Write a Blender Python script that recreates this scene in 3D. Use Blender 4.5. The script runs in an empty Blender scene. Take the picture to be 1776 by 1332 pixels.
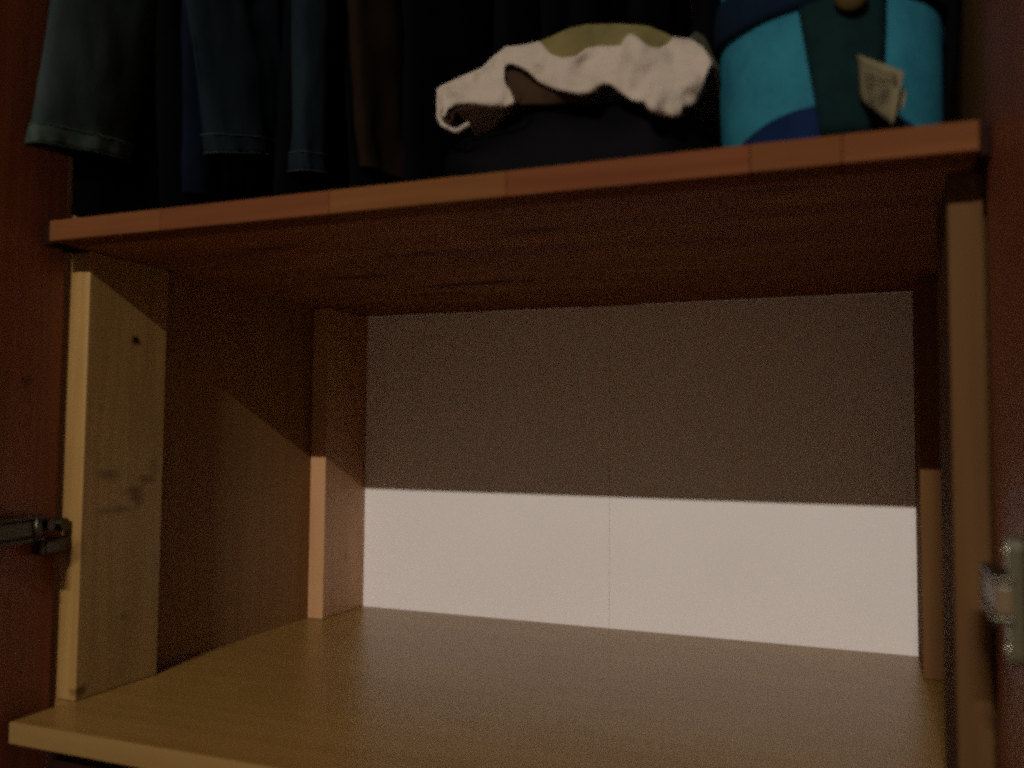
import bpy, bmesh, math, random
from mathutils import Vector, Matrix, noise
random.seed(7)
SC = bpy.context.scene
COL = SC.collection
UP = 0.30                      # height of the lower board above the room floor
# ------------------------------------------------------------------ camera
F = 1553.8
CAM = Vector((0.8406, -1.4009, 0.3068))
YAW, PIT, ROL = 0.3798, 0.0560, 0.0083
fw = Vector((-math.sin(YAW)*math.cos(PIT), math.cos(YAW)*math.cos(PIT), math.sin(PIT)))
r0 = Vector((math.cos(YAW), math.sin(YAW), 0)); u0 = r0.cross(fw)
RT = math.cos(ROL)*r0 + math.sin(ROL)*u0
UPV = -math.sin(ROL)*r0 + math.cos(ROL)*u0
cd = bpy.data.cameras.new('camera'); cam = bpy.data.objects.new('camera', cd); COL.objects.link(cam)
cd.sensor_width = 36; cd.lens = F/1776*36; cd.clip_start = 0.02; cd.clip_end = 100
m = Matrix.Identity(4)
for i in range(3): m[i][0] = RT[i]; m[i][1] = UPV[i]; m[i][2] = -fw[i]; m[i][3] = CAM[i] + (UP if i == 2 else 0)
cam.matrix_world = m
cd.dof.use_dof = True; cd.dof.focus_distance = 1.30; cd.dof.aperture_fstop = 3.1
SC.camera = cam
# ------------------------------------------------------------------ light
W = bpy.data.worlds.new('World'); SC.world = W; W.use_nodes = True
W.node_tree.nodes['Background'].inputs[0].default_value = (1.0, .73, .50, 1)
W.node_tree.nodes['Background'].inputs[1].default_value = 0.150
# a ceiling tube lamp lying parallel to the wardrobe
ld = bpy.data.lights.new('tube_lamp_light', 'AREA'); ld.shape = 'RECTANGLE'; ld.size = .55; ld.size_y = .03; ld.energy = 132; ld.color = (1.0, .93, .82);
lo = bpy.data.objects.new('tube_lamp_light', ld); COL.objects.link(lo); lo.location = (.68, -4.6, 2.305 + UP); lo.rotation_euler = (math.radians(90-24.5), 0, 0)
SC.view_settings.view_transform = 'Standard'; SC.view_settings.look = 'None'
SC.view_settings.exposure = 0; SC.view_settings.gamma = 1
SC.render.engine = 'CYCLES'
SC.cycles.filter_width = 3.0
SC.cycles.use_denoising = False
SC.cycles.use_adaptive_sampling = True; SC.cycles.adaptive_threshold = .35; SC.cycles.adaptive_min_samples = 6
SC.cycles.max_bounces = 6

def hit(px, py, ax, val):
    d = fw*F + RT*(px-888) - UPV*(py-666); i = 'XYZ'.index(ax)
    return CAM + d*((val-CAM[i])/d[i])
# ------------------------------------------------------------------ materials
def nodes(name):
    mt = bpy.data.materials.new(name); mt.use_nodes = True
    nt = mt.node_tree; return mt, nt, nt.nodes, nt.links, nt.nodes['Principled BSDF']
def mathn(nt, op, a, b=None, c=None):
    n = nt.nodes.new('ShaderNodeMath'); n.operation = op
    for i, v in enumerate((a, b, c)):
        if v is None: continue
        if isinstance(v, (int, float)): n.inputs[i].default_value = v
        else: nt.links.new(v, n.inputs[i])
    return n.outputs[0]
def mix(nt, fac, a, b, mode='MIX'):
    n = nt.nodes.new('ShaderNodeMix'); n.data_type = 'RGBA'; n.blend_type = mode
    for k, v in ((0, fac), (6, a), (7, b)):
        if isinstance(v, (int, float)): n.inputs[k].default_value = v
        elif isinstance(v, tuple): n.inputs[k].default_value = (*v, 1)
        else: nt.links.new(v, n.inputs[k])
    return n.outputs[2]
def wood(name, light, dark, axis='Z', rough=.5, knots=(), fine=1.0, spec=.4, var=.0, contrast=1.0, ring=9.0):
    """softwood or laminate grain running along one axis, optional knots at given places"""
    mt, nt, N, L, P = nodes(name)
    tc = N.new('ShaderNodeTexCoord'); mp = N.new('ShaderNodeMapping')
    sc = {'X': (.7, 11, 11), 'Y': (11, .7, 11), 'Z': (11, 11, .7)}[axis]
    mp.inputs['Scale'].default_value = sc
    src = tc.outputs['Object']
    oi = N.new('ShaderNodeObjectInfo')
    if var:
        off = N.new('ShaderNodeVectorMath'); off.operation = 'SCALE'
        cb = N.new('ShaderNodeCombineXYZ')
        for i in range(3): L.new(oi.outputs['Random'], cb.inputs[i])
        off.inputs['Scale'].default_value = 7.0; L.new(cb.outputs[0], off.inputs[0])
        ad = N.new('ShaderNodeVectorMath'); ad.operation = 'ADD'
        L.new(src, ad.inputs[0]); L.new(off.outputs[0], ad.inputs[1]); src2 = ad.outputs[0]
    else: src2 = src
    L.new(src2, mp.inputs['Vector'])
    n1 = N.new('ShaderNodeTexNoise'); n1.inputs['Scale'].default_value = 1.0; n1.inputs['Detail'].default_value = 3
    L.new(mp.outputs[0], n1.inputs['Vector'])
    # growth rings: bands of the slow noise
    w = mathn(nt, 'SINE', mathn(nt, 'MULTIPLY', n1.outputs['Fac'], ring*6.28))
    w = mathn(nt, 'MULTIPLY_ADD', w, .5, .5)
    n2 = N.new('ShaderNodeTexNoise'); n2.inputs['Scale'].default_value = 14*fine; n2.inputs['Detail'].default_value = 5; n2.inputs['Roughness'].default_value = .65
    L.new(mp.outputs[0], n2.inputs['Vector'])
    n3 = N.new('ShaderNodeTexNoise'); n3.inputs['Scale'].default_value = 6; n3.inputs['Detail'].default_value = 2
    L.new(src2, n3.inputs['Vector'])
    fac = mathn(nt, 'ADD', mathn(nt, 'MULTIPLY', w, .28*contrast), mathn(nt, 'MULTIPLY', n2.outputs['Fac'], .55*contrast))
    fac = mathn(nt, 'ADD', fac, mathn(nt, 'MULTIPLY_ADD', n3.outputs['Fac'], .7*contrast, -.30*contrast))
    n = N.new('ShaderNodeClamp'); L.new(fac, n.inputs[0]); fac = n.outputs[0]
    col = mix(nt, fac, light, dark)
    if var:
        v = mathn(nt, 'MULTIPLY_ADD', oi.outputs['Random'], var, 1-var*.5)
        hs = N.new('ShaderNodeHueSaturation'); L.new(col, hs.inputs['Color']); L.new(v, hs.inputs['Value'])
        h = mathn(nt, 'MULTIPLY_ADD', oi.outputs['Random'], .014, .493); L.new(h, hs.inputs['Hue'])
        col = hs.outputs[0]
    nw = N.new('ShaderNodeTexNoise'); nw.inputs['Scale'].default_value = 75; nw.inputs['Detail'].default_value = 3; L.new(src, nw.inputs['Vector'])
    for (kx, ky, kz, rx, ry, rz, depth) in knots:
        s = N.new('ShaderNodeVectorMath'); s.operation = 'SUBTRACT'; L.new(src, s.inputs[0]); s.inputs[1].default_value = (kx, ky, kz)
        d = N.new('ShaderNodeVectorMath'); d.operation = 'DIVIDE'; L.new(s.outputs[0], d.inputs[0]); d.inputs[1].default_value = (rx, ry, rz)
        ln = N.new('ShaderNodeVectorMath'); ln.operation = 'LENGTH'; L.new(d.outputs[0], ln.inputs[0])
        wob = mathn(nt, 'MULTIPLY_ADD', nw.outputs['Fac'], 1.9, -.95)
        dd = mathn(nt, 'ADD', ln.outputs['Value'], wob)
        mr = N.new('ShaderNodeMapRange'); mr.interpolation_type = 'SMOOTHSTEP'
        L.new(dd, mr.inputs[0]); mr.inputs[1].default_value = .25; mr.inputs[2].default_value = 1.25; mr.inputs[3].default_value = depth; mr.inputs[4].default_value = 0
        col = mix(nt, mr.outputs[0], col, (dark[0]*.40, dark[1]*.24, dark[2]*.14))
    L.new(col, P.inputs['Base Color'])
    P.inputs['Roughness'].default_value = rough; P.inputs['Specular IOR Level'].default_value = spec
    bp = N.new('ShaderNodeBump'); bp.inputs['Strength'].default_value = .25; bp.inputs['Distance'].default_value = .0006
    L.new(n2.outputs['Fac'], bp.inputs['Height']); L.new(bp.outputs[0], P.inputs['Normal'])
    return mt
def cloth(name, a, b, scale=14, weave=900, rough=.95, stretch=(1, 1, 1), bump=.5, sheen=0, spec=.04, dist=.0008):
    mt, nt, N, L, P = nodes(name)
    tc = N.new('ShaderNodeTexCoord'); mp = N.new('ShaderNodeMapping'); mp.inputs['Scale'].default_value = stretch
    L.new(tc.outputs['Object'], mp.inputs['Vector'])
    n1 = N.new('ShaderNodeTexNoise'); n1.inputs['Scale'].default_value = scale; n1.inputs['Detail'].default_value = 6; n1.inputs['Roughness'].default_value = .7
    L.new(mp.outputs[0], n1.inputs['Vector'])
    n2 = N.new('ShaderNodeTexNoise'); n2.inputs['Scale'].default_value = weave; n2.inputs['Detail'].default_value = 2
    L.new(tc.outputs['Object'], n2.inputs['Vector'])
    mr = N.new('ShaderNodeMapRange'); mr.inputs[1].default_value = .32; mr.inputs[2].default_value = .68
    L.new(mathn(nt, 'ADD', mathn(nt, 'MULTIPLY', n1.outputs['Fac'], .75), mathn(nt, 'MULTIPLY', n2.outputs['Fac'], .25)), mr.inputs[0])
    L.new(mix(nt, mr.outputs[0], a, b), P.inputs['Base Color'])
    P.inputs['Roughness'].default_value = rough; P.inputs['Specular IOR Level'].default_value = spec
    P.inputs['Sheen Weight'].default_value = sheen
    bp = N.new('ShaderNodeBump'); bp.inputs['Strength'].default_value = bump; bp.inputs['Distance'].default_value = dist
    L.new(n1.outputs['Fac'], bp.inputs['Height']); L.new(bp.outputs[0], P.inputs['Normal'])
    return mt
def metal(name, c, rough=.28):
    mt, nt, N, L, P = nodes(name)
    n1 = N.new('ShaderNodeTexNoise'); n1.inputs['Scale'].default_value = 120; n1.inputs['Detail'].default_value = 4
    mr = N.new('ShaderNodeMapRange'); mr.inputs[3].default_value = rough*.7; mr.inputs[4].default_value = rough*1.5
    L.new(n1.outputs['Fac'], mr.inputs[0]); L.new(mr.outputs[0], P.inputs['Roughness'])
    L.new(mix(nt, n1.outputs['Fac'], c, tuple(x*.7 for x in c)), P.inputs['Base Color'])
    P.inputs['Metallic'].default_value = 1
    return mt
PL, PD = (.345, .210, .070), (.215, .118, .032)
M = {}
M['stile_left'] = wood('pine_front_left', PL, PD, 'Z', knots=[
    (0, -.584, .255, .02, .020, .008, .55), (0, -.527, .247, .02, .018, .007, .6), (0, -.545, .232, .02, .017, .011, .75),
    (0, -.570, .212, .02, .030, .006, .6), (0, -.535, .222, .02, .012, .010, .5), (0, -.512, .262, .02, .010, .012, .35), (0, -.615, .010, .012, .012, .009, .9), (0, -.556, .083, .01, .006, .005, .6),
    (0, -.550, .419, .009, .007, .007, .9), (-.015, -.622, .166, .02, .01, .016, .55), (0, -.60, .335, .01, .005, .005, .3)])
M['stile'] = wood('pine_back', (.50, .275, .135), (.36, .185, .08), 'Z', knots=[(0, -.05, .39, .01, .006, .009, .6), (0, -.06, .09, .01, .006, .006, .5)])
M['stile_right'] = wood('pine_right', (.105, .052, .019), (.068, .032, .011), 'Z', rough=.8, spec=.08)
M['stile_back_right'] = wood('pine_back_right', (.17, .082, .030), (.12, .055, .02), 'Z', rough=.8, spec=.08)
M['panel'] = wood('side_laminate', (.270, .142, .052), (.175, .082, .027), 'Z', rough=.6, spec=.12, fine=.7, contrast=.8)
M['shelf'] = wood('glued_pine_reddish', (.245, .098, .036), (.135, .046, .016), 'X', rough=.7, spec=.15, var=.2, knots=[
    (.525, -.546, .516, .040, .014, .03, .95), (.205, -.37, .516, .075, .016, .03, .9), (.33, -.268, .516, .12, .018, .03, .95),
    (.762, -.622, .516, .030, .010, .03, .8), (.364, -.478, .516, .08, .012, .03, .75), (.217, -.564, .516, .05, .012, .03, .75), (.25, -.20, .516, .06, .012, .03, .8)])
M['shelf_front'] = wood('shelf_front_varnished', (.150, .055, .019), (.085, .029, .009), 'X', rough=.85, spec=.08, var=.09)
M['board'] = wood('beech_laminate', (.260, .143, .037), (.178, .090, .021), 'X', rough=.34, fine=1.6, contrast=.95, spec=.5, ring=5)
M['edge'] = wood('edge_band', (.235, .140, .044), (.165, .093, .027), 'X', rough=.5)
M['door'] = wood('door_reddish_pine', (.28, .085, .036), (.16, .042, .017), 'Z', rough=.5, knots=[
    (-.02, -.682, .362, .02, .010, .009, .7), (-.02, -.70, .12, .02, .008, .01, .4)])
M['near_black'] = wood('near_black_wood', (.020, .007, .005), (.010, .004, .003), 'X', rough=.8, spec=.05)  # near-black, for the added cover board and the light-blocking pieces at the shelf
M['floor'] = wood('room_floor_boards', (.30, .17, .09), (.18, .10, .05), 'X', rough=.45)
M['denim1'] = cloth('faded_denim', (.026, .034, .032), (.009, .015, .018), 22, 700, stretch=(1, 1, .35))
M['denim2'] = cloth('dark_denim', (.009, .014, .018), (.003, .006, .009), 22, 700, stretch=(1, 1, .35))
M['hem1'] = cloth('faded_hem', (.042, .056, .044), (.018, .027, .024), 60, 700)
M['stitch'] = cloth('hem_thread', (.035, .05, .04), (.02, .03, .025), 60, 700)
M['navy'] = cloth('navy_cloth', (.003, .005, .012), (.0015, .0025, .006), 20, 700)
M['black'] = cloth('black_cloth', (.0016, .0014, .0020), (.0008, .0007, .0012), 20, 700)
M['brown'] = cloth('dark_brown_cloth', (.011, .006, .003), (.004, .0025, .0015), 9, 700)
M['holdall'] = cloth('black_nylon', (.0022, .0019, .0028), (.001, .0009, .0014), 30, 700, rough=.7)
M['white'] = cloth('white_cotton', (.37, .31, .255), (.30, .25, .205), 22, 900, bump=.9, dist=.006, stretch=(1, 1, 1.8))
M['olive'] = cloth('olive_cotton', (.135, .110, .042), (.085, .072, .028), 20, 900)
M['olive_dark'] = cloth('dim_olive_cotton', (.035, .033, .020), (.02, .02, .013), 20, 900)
M['lining'] = cloth('brown_cotton', (.040, .022, .012), (.022, .012, .007), 26, 900)
M['cyan'] = cloth('turquoise_cloth', (.024, .155, .205), (.010, .065, .105), 13, 800, rough=.8)
M['teal'] = cloth('dark_teal_webbing', (.005, .017, .017), (.003, .009, .010), 60, 800)
M['bagblue'] = cloth('navy_blue_cloth', (.006, .016, .055), (.004, .009, .032), 30, 800)
M['piping'] = cloth('navy_band', (.004, .010, .022), (.003, .006, .014), 30, 800)
M['tag'] = cloth('care_label_fabric', (.15, .125, .075), (.09, .075, .045), 60, 800)
M['ink'] = cloth('label_print', (.06, .045, .03), (.04, .03, .02), 60, 800)
M['toggle'] = cloth('tan_toggle', (.055, .036, .012), (.035, .022, .008), 40, 300, rough=.5)
M['metal'] = metal('nickel', (.62, .60, .45), .4); M['dark_metal'] = metal('dark_steel', (.10, .085, .06), .4)
M['brass'] = wood('lacquered_brass', (.13, .085, .045), (.09, .055, .03), 'Z', rough=.4)
M['zinc'] = wood('dull_zinc', (.085, .075, .042), (.045, .040, .024), 'Z', rough=.3, spec=.6)
def backmat():
    mt, nt, N, L, P = nodes('white_hardboard')
    tc = N.new('ShaderNodeTexCoord')
    n1 = N.new('ShaderNodeTexNoise'); n1.inputs['Scale'].default_value = 5; n1.inputs['Detail'].default_value = 5; L.new(tc.outputs['Object'], n1.inputs['Vector'])
    n2 = N.new('ShaderNodeTexNoise'); n2.inputs['Scale'].default_value = 260; n2.inputs['Detail'].default_value = 3; L.new(tc.outputs['Object'], n2.inputs['Vector'])
    f = mathn(nt, 'ADD', mathn(nt, 'MULTIPLY', n1.outputs['Fac'], .5), mathn(nt, 'MULTIPLY', n2.outputs['Fac'], .5))
    L.new(mix(nt, f, (.82, .755, .745), (.68, .625, .61)), P.inputs['Base Color'])
    P.inputs['Roughness'].default_value = .55; P.inputs['Specular IOR Level'].default_value = .3
    bp = N.new('ShaderNodeBump'); bp.inputs['Strength'].default_value = .2; bp.inputs['Distance'].default_value = .0004
    L.new(n2.outputs['Fac'], bp.inputs['Height']); L.new(bp.outputs[0], P.inputs['Normal'])
    return mt
M['back'] = backmat()
# ------------------------------------------------------------------ builders
def link(name, bm, mat, parent=None, smooth=False, label=None):
    me = bpy.data.meshes.new(name); bmesh.ops.recalc_face_normals(bm, faces=bm.faces); bm.to_mesh(me); bm.free()
    if smooth:
        for p in me.polygons: p.use_smooth = True
    me.materials.append(M[mat] if isinstance(mat, str) else mat)
    o = bpy.data.objects.new(name, me); COL.objects.link(o)
    if parent: o.parent = parent
    if label: o['label'] = label
    return o
def thing(name, label, cat, group=None):
    o = bpy.data.objects.new(name, None); COL.objects.link(o); o.empty_display_size = .05
    o['label'] = label; o['category'] = cat
    if group: o['group'] = group
    return o
def tag(o, label, cat, group=None):
    o['label'] = label; o['category'] = cat
    if group: o['group'] = group
def prism(pts, z0, z1, bev=.0012, bm=None):
    bm = bm or bmesh.new()
    a = [bm.verts.new((x, y, z0)) for x, y in pts]; b = [bm.verts.new((x, y, z1)) for x, y in pts]
    fs = [bm.faces.new(a), bm.faces.new(b)]
    n = len(pts)
    for i in range(n): fs.append(bm.faces.new((a[i], a[(i+1) % n], b[(i+1) % n], b[i])))
    if bev:
        es = list({e for f in fs for e in f.edges})
        bmesh.ops.bevel(bm, geom=es, offset=bev, segments=2, affect='EDGES', profile=.5)
    return bm
def box(x0, x1, y0, y1, z0, z1, bev=.0012, bm=None):
    return prism([(x0, y0), (x1, y0), (x1, y1), (x0, y1)], z0, z1, bev, bm)
def tube(pts, rad, n=8, bm=None, flat=1.0):
    bm = bm or bmesh.new(); rings = []
    pts = [Vector(p) for p in pts]
    for i, p in enumerate(pts):
        t = (pts[min(i+1, len(pts)-1)] - pts[max(i-1, 0)]).normalized()
        a = t.orthogonal().normalized() if abs(t.z) > .9 else t.cross(Vector((0, 0, 1))).normalized()
        b = t.cross(a)
        r = rad if isinstance(rad, (int, float)) else rad[i]
        rings.append([bm.verts.new(p + a*r*math.cos(k*2*math.pi/n) + b*r*flat*math.sin(k*2*math.pi/n)) for k in range(n)])
    for i in range(len(rings)-1):
        for k in range(n): bm.faces.new((rings[i][k], rings[i][(k+1) % n], rings[i+1][(k+1) % n], rings[i+1][k]))
    bm.faces.new(rings[0]); bm.faces.new(rings[-1])
    return bm
def grid(P, closed=False, bm=None):
    bm = bm or bmesh.new(); V = [[bm.verts.new(p) for p in row] for row in P]
    for i in range(len(V)-1):
        n = len(V[i])
        for k in range(n if closed else n-1):
            bm.faces.new((V[i][k], V[i][(k+1) % n], V[i+1][(k+1) % n], V[i+1][k]))
    return bm
def solid(o, t, off=0):
    s = o.modifiers.new('thickness', 'SOLIDIFY'); s.thickness = t; s.offset = off; return o
def interp(tab, x):
    if x <= tab[0][0]: return tab[0][1]
    for (a, b), (c, d) in zip(tab, tab[1:]):
        if x <= c: return b + (d-b)*(x-a)/(c-a)
    return tab[-1][1]
def nz(x, y, z): return noise.noise(Vector((x, y, z)))
# ------------------------------------------------------------------ the wardrobe
H, T1, T2 = .5161, .0232, .0222
YS, YB, YF, YFS, YR = -.6788, -.7018, -.6231, -.4971, -.1282
PX = .030                       # how far the side panels lie behind the stile faces
wd = thing('wardrobe', 'open wooden wardrobe with a bare lower compartment, white back and reddish doors', 'wardrobe')
for x0, x1 in ((-.029, .45125), (.45145, .9295)):
    link('back_board', box(x0, x1, .0, .006, -.002, H, .0003), 'back', wd, label='white hardboard half of the back, %s the seam' % ('left of' if x0 < 0 else 'right of'))
link('back_batten', box(.40, .50, .0065, .018, -.28, 1.45), 'panel', wd)
link('upper_back', box(-.029, .9295, .0, .006, H+.001, 1.45), 'panel', wd)
sides = {}
for s, x0, x1 in ((0, -PX-.018, -PX), (1, .9+PX, .9+PX+.018)):
    sp = link('side_panel', box(x0, x1, YF+.004, .020, -.022, 1.45), 'panel', wd, label='brown recessed side panel on the %s' % ('right' if s else 'left'))
    sides[s] = sp
# stiles between the boards
link('stile', box(-.0295, 0, YF, YFS, 0, H, .0016), 'stile_left', wd, label='knotty pine front stile on the left with a screw hole')
link('stile', box(-.0295, 0, YR, -.0003, 0, H, .0016), 'stile', wd, label='pale pine stile at the back left corner')
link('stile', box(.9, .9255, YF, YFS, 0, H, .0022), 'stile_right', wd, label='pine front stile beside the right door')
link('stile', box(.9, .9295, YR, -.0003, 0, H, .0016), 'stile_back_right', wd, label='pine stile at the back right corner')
def disc(c, n, r, depth, seg=16, bm=None):
    c, n = Vector(c), Vector(n).normalized(); return tube([c, c + n*depth], r, seg, bm)
link('screw', disc((-.002, -.5502, .4189), (1, 0, 0), .0035, .0030), 'dark_metal', wd)
link('plug', disc((-.002, -.5502, .4165), (1, 0, 0), .0030, .0012), 'metal', wd)
# lower board: laminate with lighter front edge
lb = link('lower_shelf', prism([(-.0048, YB+.0012), (.918, YB+.0012), (.918, YF-.001), (.9295, YF-.001), (.9295, -.0005), (-.0295, -.0005), (-.0295, YF-.001), (-.0048, YF-.001)], -T2, -.0002, .0006), 'board', wd, label='wide light brown laminate board at the bottom')
link('edge_strip', box(-.0052, .9184, YB-.0006, YB+.0012, -T2-.0002, -.0001, .0006), 'edge', lb)
# upper shelf: glued staves
sh = link('upper_shelf', box(.01, .90, -.60, -.02, H+.004, H+T1-.002, .0005), 'shelf', wd, label='reddish glued pine shelf')
rows = [(-.6788, -.6420)]
y = -.6420
while y < -.012:
    y2 = min(y + random.choice((.038, .042, .046)), -.0006)
    if -.0006 - y2 < .02: y2 = -.0006
    rows.append((y, y2)); y = y2
    if y >= -.001: break
for ri, (ya, yb) in enumerate(rows):
    xa, xb = (-.002, .918) if ya < YFS - .02 else (-.0292, .9292)
    cuts = [xa, .155, .3614, .545, .7546, .8236, xb] if ri == 0 else [xa] + sorted(xa + (xb-xa)*v for v in (random.uniform(.12, .30), random.uniform(.42, .60), random.uniform(.70, .9))) + [xb]
    if ri == 1: ya += 0
    for c, d in zip(cuts, cuts[1:]):
        dz = random.uniform(0, .00035)
        st = link('stave', box(c+.0001, d-.0001, ya+.0001, yb-.0001 if yb < -.001 else yb, H+dz, H+T1, .0005 if ri else .0011), 'shelf' if ri else 'shelf_front', sh)
# carcass above and below, out of the picture, plus added dark pieces that stop light
link('top_board', box(-.048, .948, YF, .02, 1.4505, 1.472), 'panel', wd)
for x0, x1 in ((-PX-.018, -PX), (.9+PX, .9+PX+.018)): link('base_side', box(x0, x1, YF+.14, .020, -.29, -.0225), 'panel', wd)
link('dark_cover_board', box(-.0285, .9285, -.634, -.612, -.258, -.0245, .002), 'near_black', wd)  # added near-black board, covers the lit interior under the lower board
for bx0, bx1 in ((-.0190, -.0028), (.9184, .9262)): link('shade_block', box(bx0, bx1, -.672, YF-.0005, H-.002, H+.021, .001), 'near_black', wd)  # added dark blocks beside the shelf ends, shading the stile tops
link('shade_block', box(-.0292, -.0192, -.640, YF-.0005, H-.002, H+.021, .001), 'near_black', wd)  # added dark block, widens the shade on the left stile top
for bx0, bx1 in ((-.0292, -.0024), (.9184, .9294)): link('shade_block', box(bx0, bx1, YF, -.5175, H+.0002, H+.021, .0005), 'near_black', wd)  # added infill above the stiles, stops light leaking past the shelf ends
link('light_stop_strip', box(.9257, .9295, YF+.02, YFS, 0, H, .0003), 'stile_right', wd)  # added strip, closes a light leak between right stile and side panel
link('plinth_board', box(-.0295, .9295, -.600, -.001, -.29, -.26), 'panel', wd)
link('lower_back', box(-.029, .9295, .0, .006, -.259, -.0235), 'panel', wd)
rail = tube([(-.0295, -.42, 1.33), (.9295, -.42, 1.33)], .011, 16)
link('clothes_rail', rail, 'dark_metal', wd, smooth=True)
# doors
def door(ax, ay, ang, side, lab):
    """slab hinged at (ax, ay); ang is how far it leans in over the opening, side -1 left, +1 right"""
    bm = box(0, .020, -.45, 0, -.262, 1.44, .0025)
    rot = Matrix.Translation((ax, ay, 0)) @ Matrix.Rotation(math.radians(ang)*(1 if side < 0 else -1), 4, 'Z')
    if side < 0: bmesh.ops.translate(bm, verts=bm.verts, vec=(-.020, 0, 0))
    bmesh.ops.transform(bm, matrix=rot, verts=bm.verts)
    return link('door', bm, 'door', wd, label=lab), rot
dl, rl = door(-.0315, YF-.006, 8.5, -1, 'open reddish left door seen from inside')
dr, rr = door(.9268, YF-.006, .25, 1, 'open reddish right door seen from inside')
def hinge(parent, rot, side, z, lab):
    s = 1 if side < 0 else -1           # direction from the door face into the opening
    y = -.142 if side > 0 else -.100
    pl = bmesh.new()
    # mounting plate: slim upright with rounded ends
    def lobed(bm, y0, z0, z1, w, t0, t1):
        n = 10; ring = []
        for k in range(n+1): a = math.pi*k/n; ring.append((y0 + w*math.cos(a), z1 + w*math.sin(a)))
        for k in range(n+1): a = math.pi + math.pi*k/n; ring.append((y0 + w*math.cos(a), z0 + w*math.sin(a)))
        A = [bm.verts.new((s*t0, a, b)) for a, b in ring]; B = [bm.verts.new((s*t1, a, b)) for a, b in ring]
        f1 = bm.faces.new(A); f2 = bm.faces.new(B); N = len(ring)
        for k in range(N): bm.faces.new((A[k], A[(k+1) % N], B[(k+1) % N], B[k]))
        bmesh.ops.bevel(bm, geom=list(f2.edges), offset=.0012, segments=2, affect='EDGES')
    if side > 0: lobed(pl, y, z-.032, z+.032, .0070, .0003, .0085)
    else: lobed(pl, y, z-.022, z+.022, .0120, .0003, .0050)
    def place(bm): bmesh.ops.transform(bm, matrix=rot, verts=bm.verts); return bm
    h = link('hinge', place(pl), 'zinc' if side > 0 else 'dark_metal', parent, label=lab)
    for q in (-.030, .030):
        b = bmesh.new(); bmesh.ops.create_uvsphere(b, u_segments=12, v_segments=8, radius=.0036, matrix=Matrix.Translation((s*(.0088 if side > 0 else .0052), y, z+q)) @ Matrix.Scale(.55, 4, (1, 0, 0)))
        link('hinge_screw', place(b), 'metal' if side > 0 else 'dark_metal', parent, smooth=True)
    # knuckle block and arm reaching the carcass
    xs = sorted((s*.0058, s*(.0160 if side > 0 else .0165))); b = box(xs[0], xs[1], y-.010, y+(.058 if side > 0 else .060), z-.009, z+.010, .002)
    link('hinge_arm', place(b), 'brass' if side > 0 else 'dark_metal', parent)
    for zz in (z+.0125, z-.0115):
        xs = sorted((s*.0058, s*(.0170 if side > 0 else .0180))); b = box(xs[0], xs[1], y-.011, y+(.060 if side > 0 else .062), zz-.0022, zz+.0022, .001)
        link('hinge_cheek', place(b), 'dark_metal', parent)
    b = tube([(s*(.0145 if side > 0 else .0175), y+(.058 if side > 0 else .050), z-.013), (s*(.0145 if side > 0 else .0175), y+(.058 if side > 0 else .050), z+.014)], .0030, 12); 
    link('hinge_pin', place(b), 'zinc' if side > 0 else 'dark_metal', parent, smooth=True)
hinge(dr, rr, 1, .208, 'nickel hinge with an upright plate on the right door')
hinge(dl, rl, -1, .199, 'nickel hinge at the left edge of the picture')
# round cup and adjusting screws of the left hinge
b = bmesh.new()
for yy, zz, r in ((-.030, .2015, .0062), (-.008, .200, .0075)):
    disc((.006, yy, zz), (1, 0, 0), r, .013, 16, b)
bmesh.ops.transform(b, matrix=rl, verts=b.verts); link('hinge_cup', b, 'dark_metal', dl, smooth=False)
b = box(.001, .019, -.040, .004, .168, .186, .004); bmesh.ops.transform(b, matrix=rl, verts=b.verts); link('hinge_boss', b, 'dark_metal', dl)
# ------------------------------------------------------------------ room floor
fl = link('floor', box(-1.5, 2.4, -3.2, .4, -.32, -.30, 0), 'floor'); fl['kind'] = 'structure'
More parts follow.
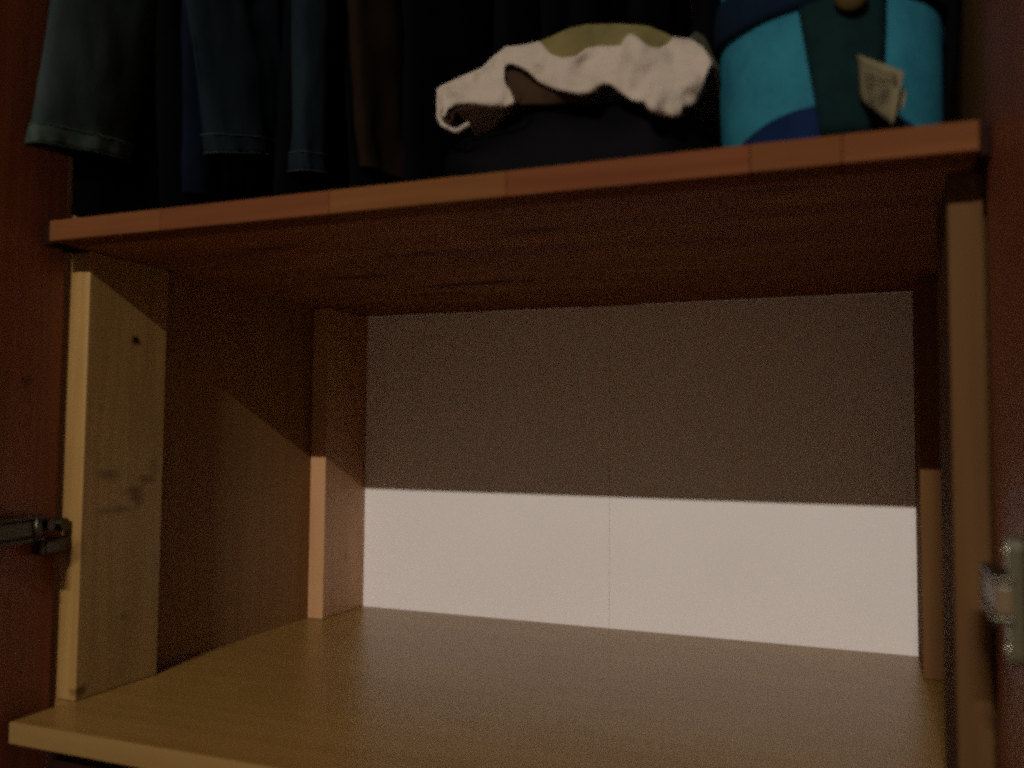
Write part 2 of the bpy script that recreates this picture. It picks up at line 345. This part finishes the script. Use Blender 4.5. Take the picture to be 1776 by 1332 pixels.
# ------------------------------------------------------------------ hanging clothes
def garment(name, label, cat, mat, xc, y0, y1, z0, z1, wx, yt0, yt1, seed, group=None, hem=None, folds=.006, part='leg', zmid=None):
    """flat cloth tube hanging from the rail: width along Y, front at y0, back at y1; z0/z1 hem heights front/back"""
    t = thing(name, label, cat, group); ztop = 1.25; N, R = 56, 44
    def pt(a, v, grow=0):
        s, c = math.sin(a), math.cos(a)
        f = (1-s)/2                                     # 1 at the front (y0)
        zb = z0*f + z1*(1-f) + (zmid or 0)*math.cos(a)*max(0, 1-abs(s))
        z = zb + (ztop-zb)*v
        g = min(1, (z-zb)/.22); ya = y0 + (yt0-y0)*g; yb = y1 + (yt1-y1)*g
        yc, wy = (ya+yb)/2, (yb-ya)/2
        r = 1 + .14*nz(a*1.2+seed, z*5, seed) if False else 1
        yy = yc + wy*s*(1 if abs(s) < .98 else 1)
        fx = wx*(abs(c)**.75)*(1 if c > 0 else -1)
        d = folds*(math.sin(s*5+seed*2.1+z*9)*.35 + 1.2*nz(yy*16+seed, z*8, seed*3.3) + .5*nz(yy*40, z*34+seed, 2)) * (.4+.6*abs(c))
        d += .0016*nz(yy*60, z*50, seed)
        return Vector((xc + fx + d*(1 if c > 0 else -1) + .02*g*math.sin(seed) + grow*(1 if c > 0 else -1), yy + grow*s + .004*nz(z*9, seed, a), z))
    vs = [0, .004, .008, .012, .016, .022, .030, .040, .050, .065, .08] + [.08 + .92*(i+1)/(R-11) for i in range(R-11)]
    bm = grid([[pt(2*math.pi*k/N, v) for k in range(N)] for v in vs], True)
    solid(link(part, bm, mat, t, True), .0016)
    if hem:
        hv = [0, .008, .018, .028, .036]
        bm = grid([[pt(2*math.pi*k/N, v - .002, .0012 + .0006*math.sin(k*1.3+v*90)) for k in range(N)] for v in hv], True)
        solid(link('hem_band', bm, hem, t, True), .0012)
        for vv in (.001, .034):
            ring = [pt(2*math.pi*k/N, vv - .002, .0024) for k in range(N)]; ring.append(ring[0].copy())
            link('stitching', tube(ring, .0006, 5), 'stitch', t, True)
    b = tube([(xc, -.42, 1.25), (xc, -.42, 1.339), (xc, -.405, 1.345), (xc, -.40, 1.335)], .002, 8)
    tube([(xc, min(yt0, -.5)+.02, 1.244), (xc, -.42, 1.262), (xc, max(yt1, -.34)-.02, 1.244)], .006, 8, b)
    link('hanger', b, 'dark_metal', t, True)
    return t
garment('jeans', 'faded blue jeans leg hanging leftmost, with a pale stitched hem', 'jeans', 'denim1', .006, -.716, -.578, .616, .632, .016, -.699, -.552, 1.3, 'jeans hanging in the upper compartment', 'hem1', .004)
garment('jeans', 'dark blue jeans leg hanging second from left, its hem higher than its neighbours', 'jeans', 'denim2', .135, -.580, -.448, .630, .664, .018, -.625, -.44, 4.1, 'jeans hanging in the upper compartment', 'denim2', .006)
garment('jeans', 'narrow dark blue jeans leg hanging nearest to the brown coat', 'jeans', 'denim2', .225, -.540, -.490, .611, .620, .016, -.560, -.485, 6.7, 'jeans hanging in the upper compartment', 'denim2', .004)
garment('trousers', 'navy trouser leg hanging lower between two pairs of jeans', 'trousers', 'navy', .092, -.575, -.50, .588, .595, .012, -.60, -.50, 2.2, None, None, .004)
garment('coat', 'dark brown coat hanging to the left of the white shirt', 'coat', 'brown', .325, -.56, -.42, .60, .60, .016, -.58, -.42, 3.7, None, None, .009, 'body')
bl = [(.005, -.655, -.40, .552), (.060, -.575, -.34, .556), (.094, -.470, -.20, .556), (.20, -.547, -.20, .556), (.26, -.47, -.12, .556), (.345, -.50, -.15, .556), (.40, -.40, -.10, .556), (.46, -.35, -.08, .556), (.52, -.34, -.06, .556), (.58, -.36, -.08, .556),
      (.64, -.33, -.06, .556), (.70, -.36, -.08, .556), (.76, -.32, -.05, .556), (.82, -.33, -.05, .556), (.905, -.56, -.05, .562)]
for i, (x, a, c, z) in enumerate(bl):
    garment('coat', 'long black coat hanging in the dark behind the other clothes', 'coat', 'black', x, a, c, z, z, .012 if i < 2 or x > .9 else .022, a, c, 10.0+i*1.7, 'black coats hanging at the back', None, .007, 'body')
# ------------------------------------------------------------------ black holdall under the shirt
ZS = H + T1 + .0006
def holdall():
    N, R = 72, 26; rows = []
    cx, cy, hx, hy = .565, -.475, .158, .155
    for j in range(R+1):
        v = j/R
        prof = math.sin(math.pi*(v*.5+.0))**.55 if v < 1 else 1
        hgt = .105*(v**1.1 if v < .8 else .782+ (v-.8)*.6) if False else None
        a = v*math.pi/2                              # 0 at base, pi/2 on top
        rr_ = math.cos(a)**.42 if v < 1 else 0
        zz = ZS + .094*math.sin(a)**.85
        row = []
        for k in range(N):
            t = 2*math.pi*k/N; c, s = math.cos(t), math.sin(t)
            e = .55; x = abs(c)**e*(1 if c > 0 else -1); y = abs(s)**e*(1 if s > 0 else -1)
            w = 1 + .05*nz(x*2.2, y*2.2, v*3) + .02*math.sin(9*x+4*v)
            base = 1 - .05*(1-v)
            px = cx + hx*rr_*x*w*base; py = cy + hy*rr_*y*w*base
            pz = zz + (.012*nz(px*14, py*14, 3.1) + .004*nz(px*50, py*50, 1))*min(1, v*3)
            pz += (-.012 if px < .50 else .0)*v
            row.append(Vector((px, py, max(pz, ZS + .0002 if v > 0 else ZS))))
        rows.append(row)
    bm = grid(rows, True); bm.faces.new([v for v in bm.verts][:N])
    return bm
t = thing('holdall', 'slumped black fabric bag lying under the white shirt', 'bag')
link('body', holdall(), 'holdall', t, True)
# ------------------------------------------------------------------ crumpled shirt (outline measured in a 2.537x view that starts at x=600)
K = 2.537
def Z2(u, w, Y): return hit(600 + u/K, w/K, 'Y', Y)
TOP = [(400, 395), (420, 380), (500, 343), (600, 300), (650, 250), (705, 207), (760, 203), (800, 196), (850, 184), (900, 165), (980, 127), (1060, 110), (1200, 107), (1330, 117), (1400, 145), (1440, 165), (1520, 175), (1570, 210), (1605, 270)]
OLV = [(850, 184), (870, 205), (900, 240), (950, 258), (1010, 250), (1060, 215), (1110, 205), (1160, 206), (1210, 202), (1225, 170), (1245, 148), (1265, 155), (1290, 172), (1330, 205), (1380, 215), (1420, 193), (1440, 166)]
BOT = [(400, 500), (415, 535), (430, 520), (450, 480), (480, 462), (540, 456), (620, 464), (690, 470), (712, 462), (716, 420), (700, 380), (686, 345), (686, 310)]
BOT2 = [(690, 335), (694, 302), (704, 287), (725, 280), (760, 292), (800, 316), (850, 362), (900, 385), (950, 400), (1030, 418), (1085, 405), (1110, 378), (1140, 370), (1165, 373), (1210, 408), (1260, 440), (1310, 450), (1340, 490), (1390, 508), (1440, 513), (1470, 507), (1478, 470), (1530, 460), (1560, 400), (1590, 310), (1605, 285)]
def Yd(u, f, w=0):
    """depth of the cloth: lies over the bag, leans back towards the top, rippled by folds (f: 0 hem .. 1 crest)"""
    base = -.640 + .055*f**1.7 + .012*((u-1000)/600)**2
    ph = u/1000*6.283
    d = .0050*math.sin(ph*2.6 + 3.0*f) + .0016*math.sin(ph*7.3 - 6*f + 1) + .016*nz(u/150, f*3.2, 5) + .0035*nz(u/60, f*5, 8)
    d += .0035*math.sin((f*2.2 + u/420)*3.6)
    return base + d
def sheet(us, top, bot, dy=0, rows=16, back=True, curl=True):
    P = []
    for i, u in enumerate(us):
        a, b = top(u), bot(u); col = []
        for j in range(rows+1):
            f = j/rows; w = b + (a-b)*f
            F_ = (520-w)/400
            col.append(Z2(u, w, Yd(u, min(max(F_, 0), 1)) + dy - (0 if 0 < j else -.003)))
        if curl: col.insert(0, col[0] + Vector((0, .007, .002)))
        if back:
            p = col[-1]
            for q in range(1, 9): col.append(p + Vector((.002*math.sin(u/50+q), .018*q, -.0012*q*q*.5 + .0008*math.sin(q+u/80))))
        P.append(col)
    return grid(P)
t = thing('shirt', 'crumpled white shirt with olive and brown patches lying on the black bag', 'shirt')
white_top = lambda u: interp(OLV, u) if 850 <= u <= 1440 else interp(TOP, u)
def lin(a, b, n): return [a + (b-a)*i/n for i in range(n+1)]
bm = sheet(lin(400, 697, 36), lambda u: interp(TOP, u), lambda u: max(interp([(400, 500), (415, 530), (432, 520), (450, 480), (480, 462), (540, 456), (620, 464), (697, 472)], u), interp(TOP, u)+6))
w1 = link('sleeve', bm, 'white', t, True, 'pale turned-back sleeve end on the left'); solid(w1, .0014)
# right of the brown inlet: body
def bot_body(u): return interp(BOT2, u)
bm = sheet(lin(690, 1606, 120), white_top, lambda u: max(bot_body(u), white_top(u)+4), dy=.0006)
w2 = link('body', bm, 'white', t, True); solid(w2, .0014)
# small tongue of white between sleeve and inlet
bm = sheet(lin(694, 738, 12), lambda u: interp([(694, 345), (704, 375), (720, 398), (732, 425), (738, 440)], u), lambda u: interp([(694, 472), (715, 468), (730, 458), (738, 446)], u), back=False)
solid(link('sleeve_edge', bm, 'white', t, True), .0014)
bm = sheet(lin(835, 1450, 70), lambda u: interp(TOP, u), lambda u: interp(OLV, u)+12, dy=.0045, curl=False)
solid(link('olive_patch', bm, 'olive', t, True, 'olive green patch along the top'), .0012)
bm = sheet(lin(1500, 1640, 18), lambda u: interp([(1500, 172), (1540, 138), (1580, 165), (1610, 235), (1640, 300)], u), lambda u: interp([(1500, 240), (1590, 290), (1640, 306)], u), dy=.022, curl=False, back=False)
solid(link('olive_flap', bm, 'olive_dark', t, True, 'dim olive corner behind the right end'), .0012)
bm = sheet(lin(672, 1060, 40), lambda u: interp([(672, 330), (700, 265), (740, 262), (800, 300), (870, 350), (950, 385), (1060, 400)], u), lambda u: interp([(672, 400), (700, 440), (770, 462), (900, 462), (1000, 452), (1060, 425)], u), dy=.013, curl=False, back=False)
solid(link('lining', bm, 'lining', t, True, 'dark brown underside showing in a notch'), .0012)
for path, r in (([(418, 470), (408, 515), (425, 548), (455, 566), (488, 577), (512, 562), (540, 545)], .0022), ([(440, 520), (450, 545), (470, 530), (466, 500), (500, 482), (600, 474), (690, 478), (740, 458), (768, 430), (764, 405)], .0014)):
    pts = []
    for (a, b), (c, d) in zip(path, path[1:]):
        for q in range(4): pts.append(Z2(a+(c-a)*q/4, b+(d-b)*q/4, -.642+.002*math.sin(a)))
    pts.append(Z2(*path[-1], -.640))
    link('hem', tube(pts, r, 8), 'white' if r > .002 else 'lining', t, True)
# ------------------------------------------------------------------ turquoise bag
t = thing('tote_bag', 'round turquoise bag with navy base and band, standing on the shelf by the right door', 'bag')
BC = Vector((.8085, -.545)); RXY = (.0935, .088)
def bagpt(a, z, g=0):
    q = (z-ZS)/.25
    b = 1 - .05*(1-min(1, q*6))**2 + .03*math.sin(min(1, q)*math.pi) - .035*max(0, q-.4)
    wr = 1 + .012*nz(math.cos(a)*2+3, math.sin(a)*2, z*12) + .004*nz(a*6, z*30, 4)
    return Vector((BC.x + (RXY[0]*b*wr+g)*math.cos(a), BC.y + (RXY[1]*b*wr+g)*math.sin(a), z))
N = 72
def band(z0, z1, g, mat, name, rows=10, fz=None, lab=None):
    P = []
    for j in range(rows+1):
        P.append([bagpt(2*math.pi*k/N, (fz(2*math.pi*k/N, j/rows) if fz else z0+(z1-z0)*j/rows), g) for k in range(N)])
    return link(name, grid(P, True), mat, t, True, lab)
body = band(ZS+.001, .80, 0, 'cyan', 'body', 26)
base = band(0, 0, .0012, 'bagblue', 'base', 6, lambda a, f: ZS + f*(.010 + .030*max(0, -math.sin(a))**2))
bm = bmesh.new(); bm.faces.new([bm.verts.new(bagpt(2*math.pi*k/N, ZS+.0004, -.002)) for k in range(N)]); link('bottom', bm, 'bagblue', t)
bm = bmesh.new(); bm.faces.new([bm.verts.new(bagpt(2*math.pi*k/N, .80, 0)) for k in range(N)]); link('lid', bm, 'piping', t)
# navy band round the bag
P = []
for j in range(7):
    row = []
    for k in range(60):
        a = math.radians(165 + 215*k/59)
        x = BC.x + .0935*math.cos(a)
        zl = interp([(.715, .664), (.742, .661), (.768, .6625), (.794, .664), (.81, .668), (.92, .674)], x)
        row.append(bagpt(a, zl + .040*j/6, .0030 + .0015*math.sin(math.pi*j/6)))
    P.append(row)
solid(link('band', grid(P), 'piping', t, True, 'dark navy band round the upper part'), .002)
# broad dark strap down the front
P = []
for j in range(24):
    row = []
    for k in range(9):
        z = ZS+.014 + (.80-ZS-.014)*j/23
        xx = interp([(.56, .8055), (.66, .791), (.80, .775)], z) ; x2 = interp([(.56, .853), (.66, .8555), (.80, .858)], z)
        X = xx + (x2-xx)*k/8
        a = -math.acos(max(-1, min(1, (X-BC.x)/.0935)))
        row.append(bagpt(a, z, .0022 + .0012*math.sin(math.pi*k/8)))
    P.append(row)
solid(link('strap', grid(P), 'teal', t, True), .0016)
b = bmesh.new(); kp = hit(1476, -9, 'Y', -.645); bmesh.ops.create_uvsphere(b, u_segments=18, v_segments=12, radius=.0135, matrix=Matrix.Translation(kp) @ Matrix.Scale(.45, 4, (0, 1, 0)))
link('button', b, 'toggle', t, True)
# side seam facing the right door, dark
P = [[bagpt(math.radians(-4 + 22*k/5), ZS+.004+(.79-ZS)*j/14, .0016) for k in range(6)] for j in range(15)]
solid(link('side_gusset', grid(P), 'bagblue', t, True, 'dark side gusset on the right'), .0015)
# care labels: two stiff tags hanging down, one over the other
def tagm(pts, Ys, name, mat, parent, n=8):
    (a, b, c, d) = pts
    P = []
    for i in range(n+1):
        row = []
        for j in range(n+1):
            s, q = i/n, j/n
            px = (a[0]*(1-s)+b[0]*s)*(1-q) + (d[0]*(1-s)+c[0]*s)*q; py = (a[1]*(1-s)+b[1]*s)*(1-q) + (d[1]*(1-s)+c[1]*s)*q
            row.append(hit(px, py, 'Y', Ys[0] + (Ys[1]-Ys[0])*s + .004*math.sin(q*3+s*2)))
        P.append(row)
    o = link(name, grid(P), mat, parent, True); solid(o, .0005); return o
tg = tagm([(1487, 94), (1568, 124), (1549, 216), (1492, 172)], (-.640, -.668), 'care_label', 'tag', t)
tagm([(1553, 140), (1572, 158), (1566, 190), (1548, 192)], (-.650, -.657), 'care_label', 'tag', t, 3)
# rows of small print and a dark dot
def prt(px0, py0, px1, py1, w=2.0):
    A = hit(px0, py0, 'Y', -.6405-.028*(px0-1487)/81-.0052); B = hit(px1, py1, 'Y', -.6405-.028*(px1-1487)/81-.0052)
    bm = bmesh.new(); d = Vector((0, 0, -w*.00055)); bm.faces.new([bm.verts.new(p) for p in (A, B, B+d, A+d)]); return solid(link('print', bm, 'ink', tg), .0002)
for i in range(8):
    y0 = 112 + i*9.5; prt(1497+i*.8, y0, 1517+i*.6, y0+8, 2.2); prt(1521+i*.5, y0+9, 1546-i*.8, y0+18, 2.2)
prt(1549, 128, 1555, 131, 11)
# ------------------------------------------------------------------ lift the whole place onto the room floor
for o in list(COL.objects):
    if o.parent is None and o.type in ('MESH', 'EMPTY'):
        o.location.z += UP
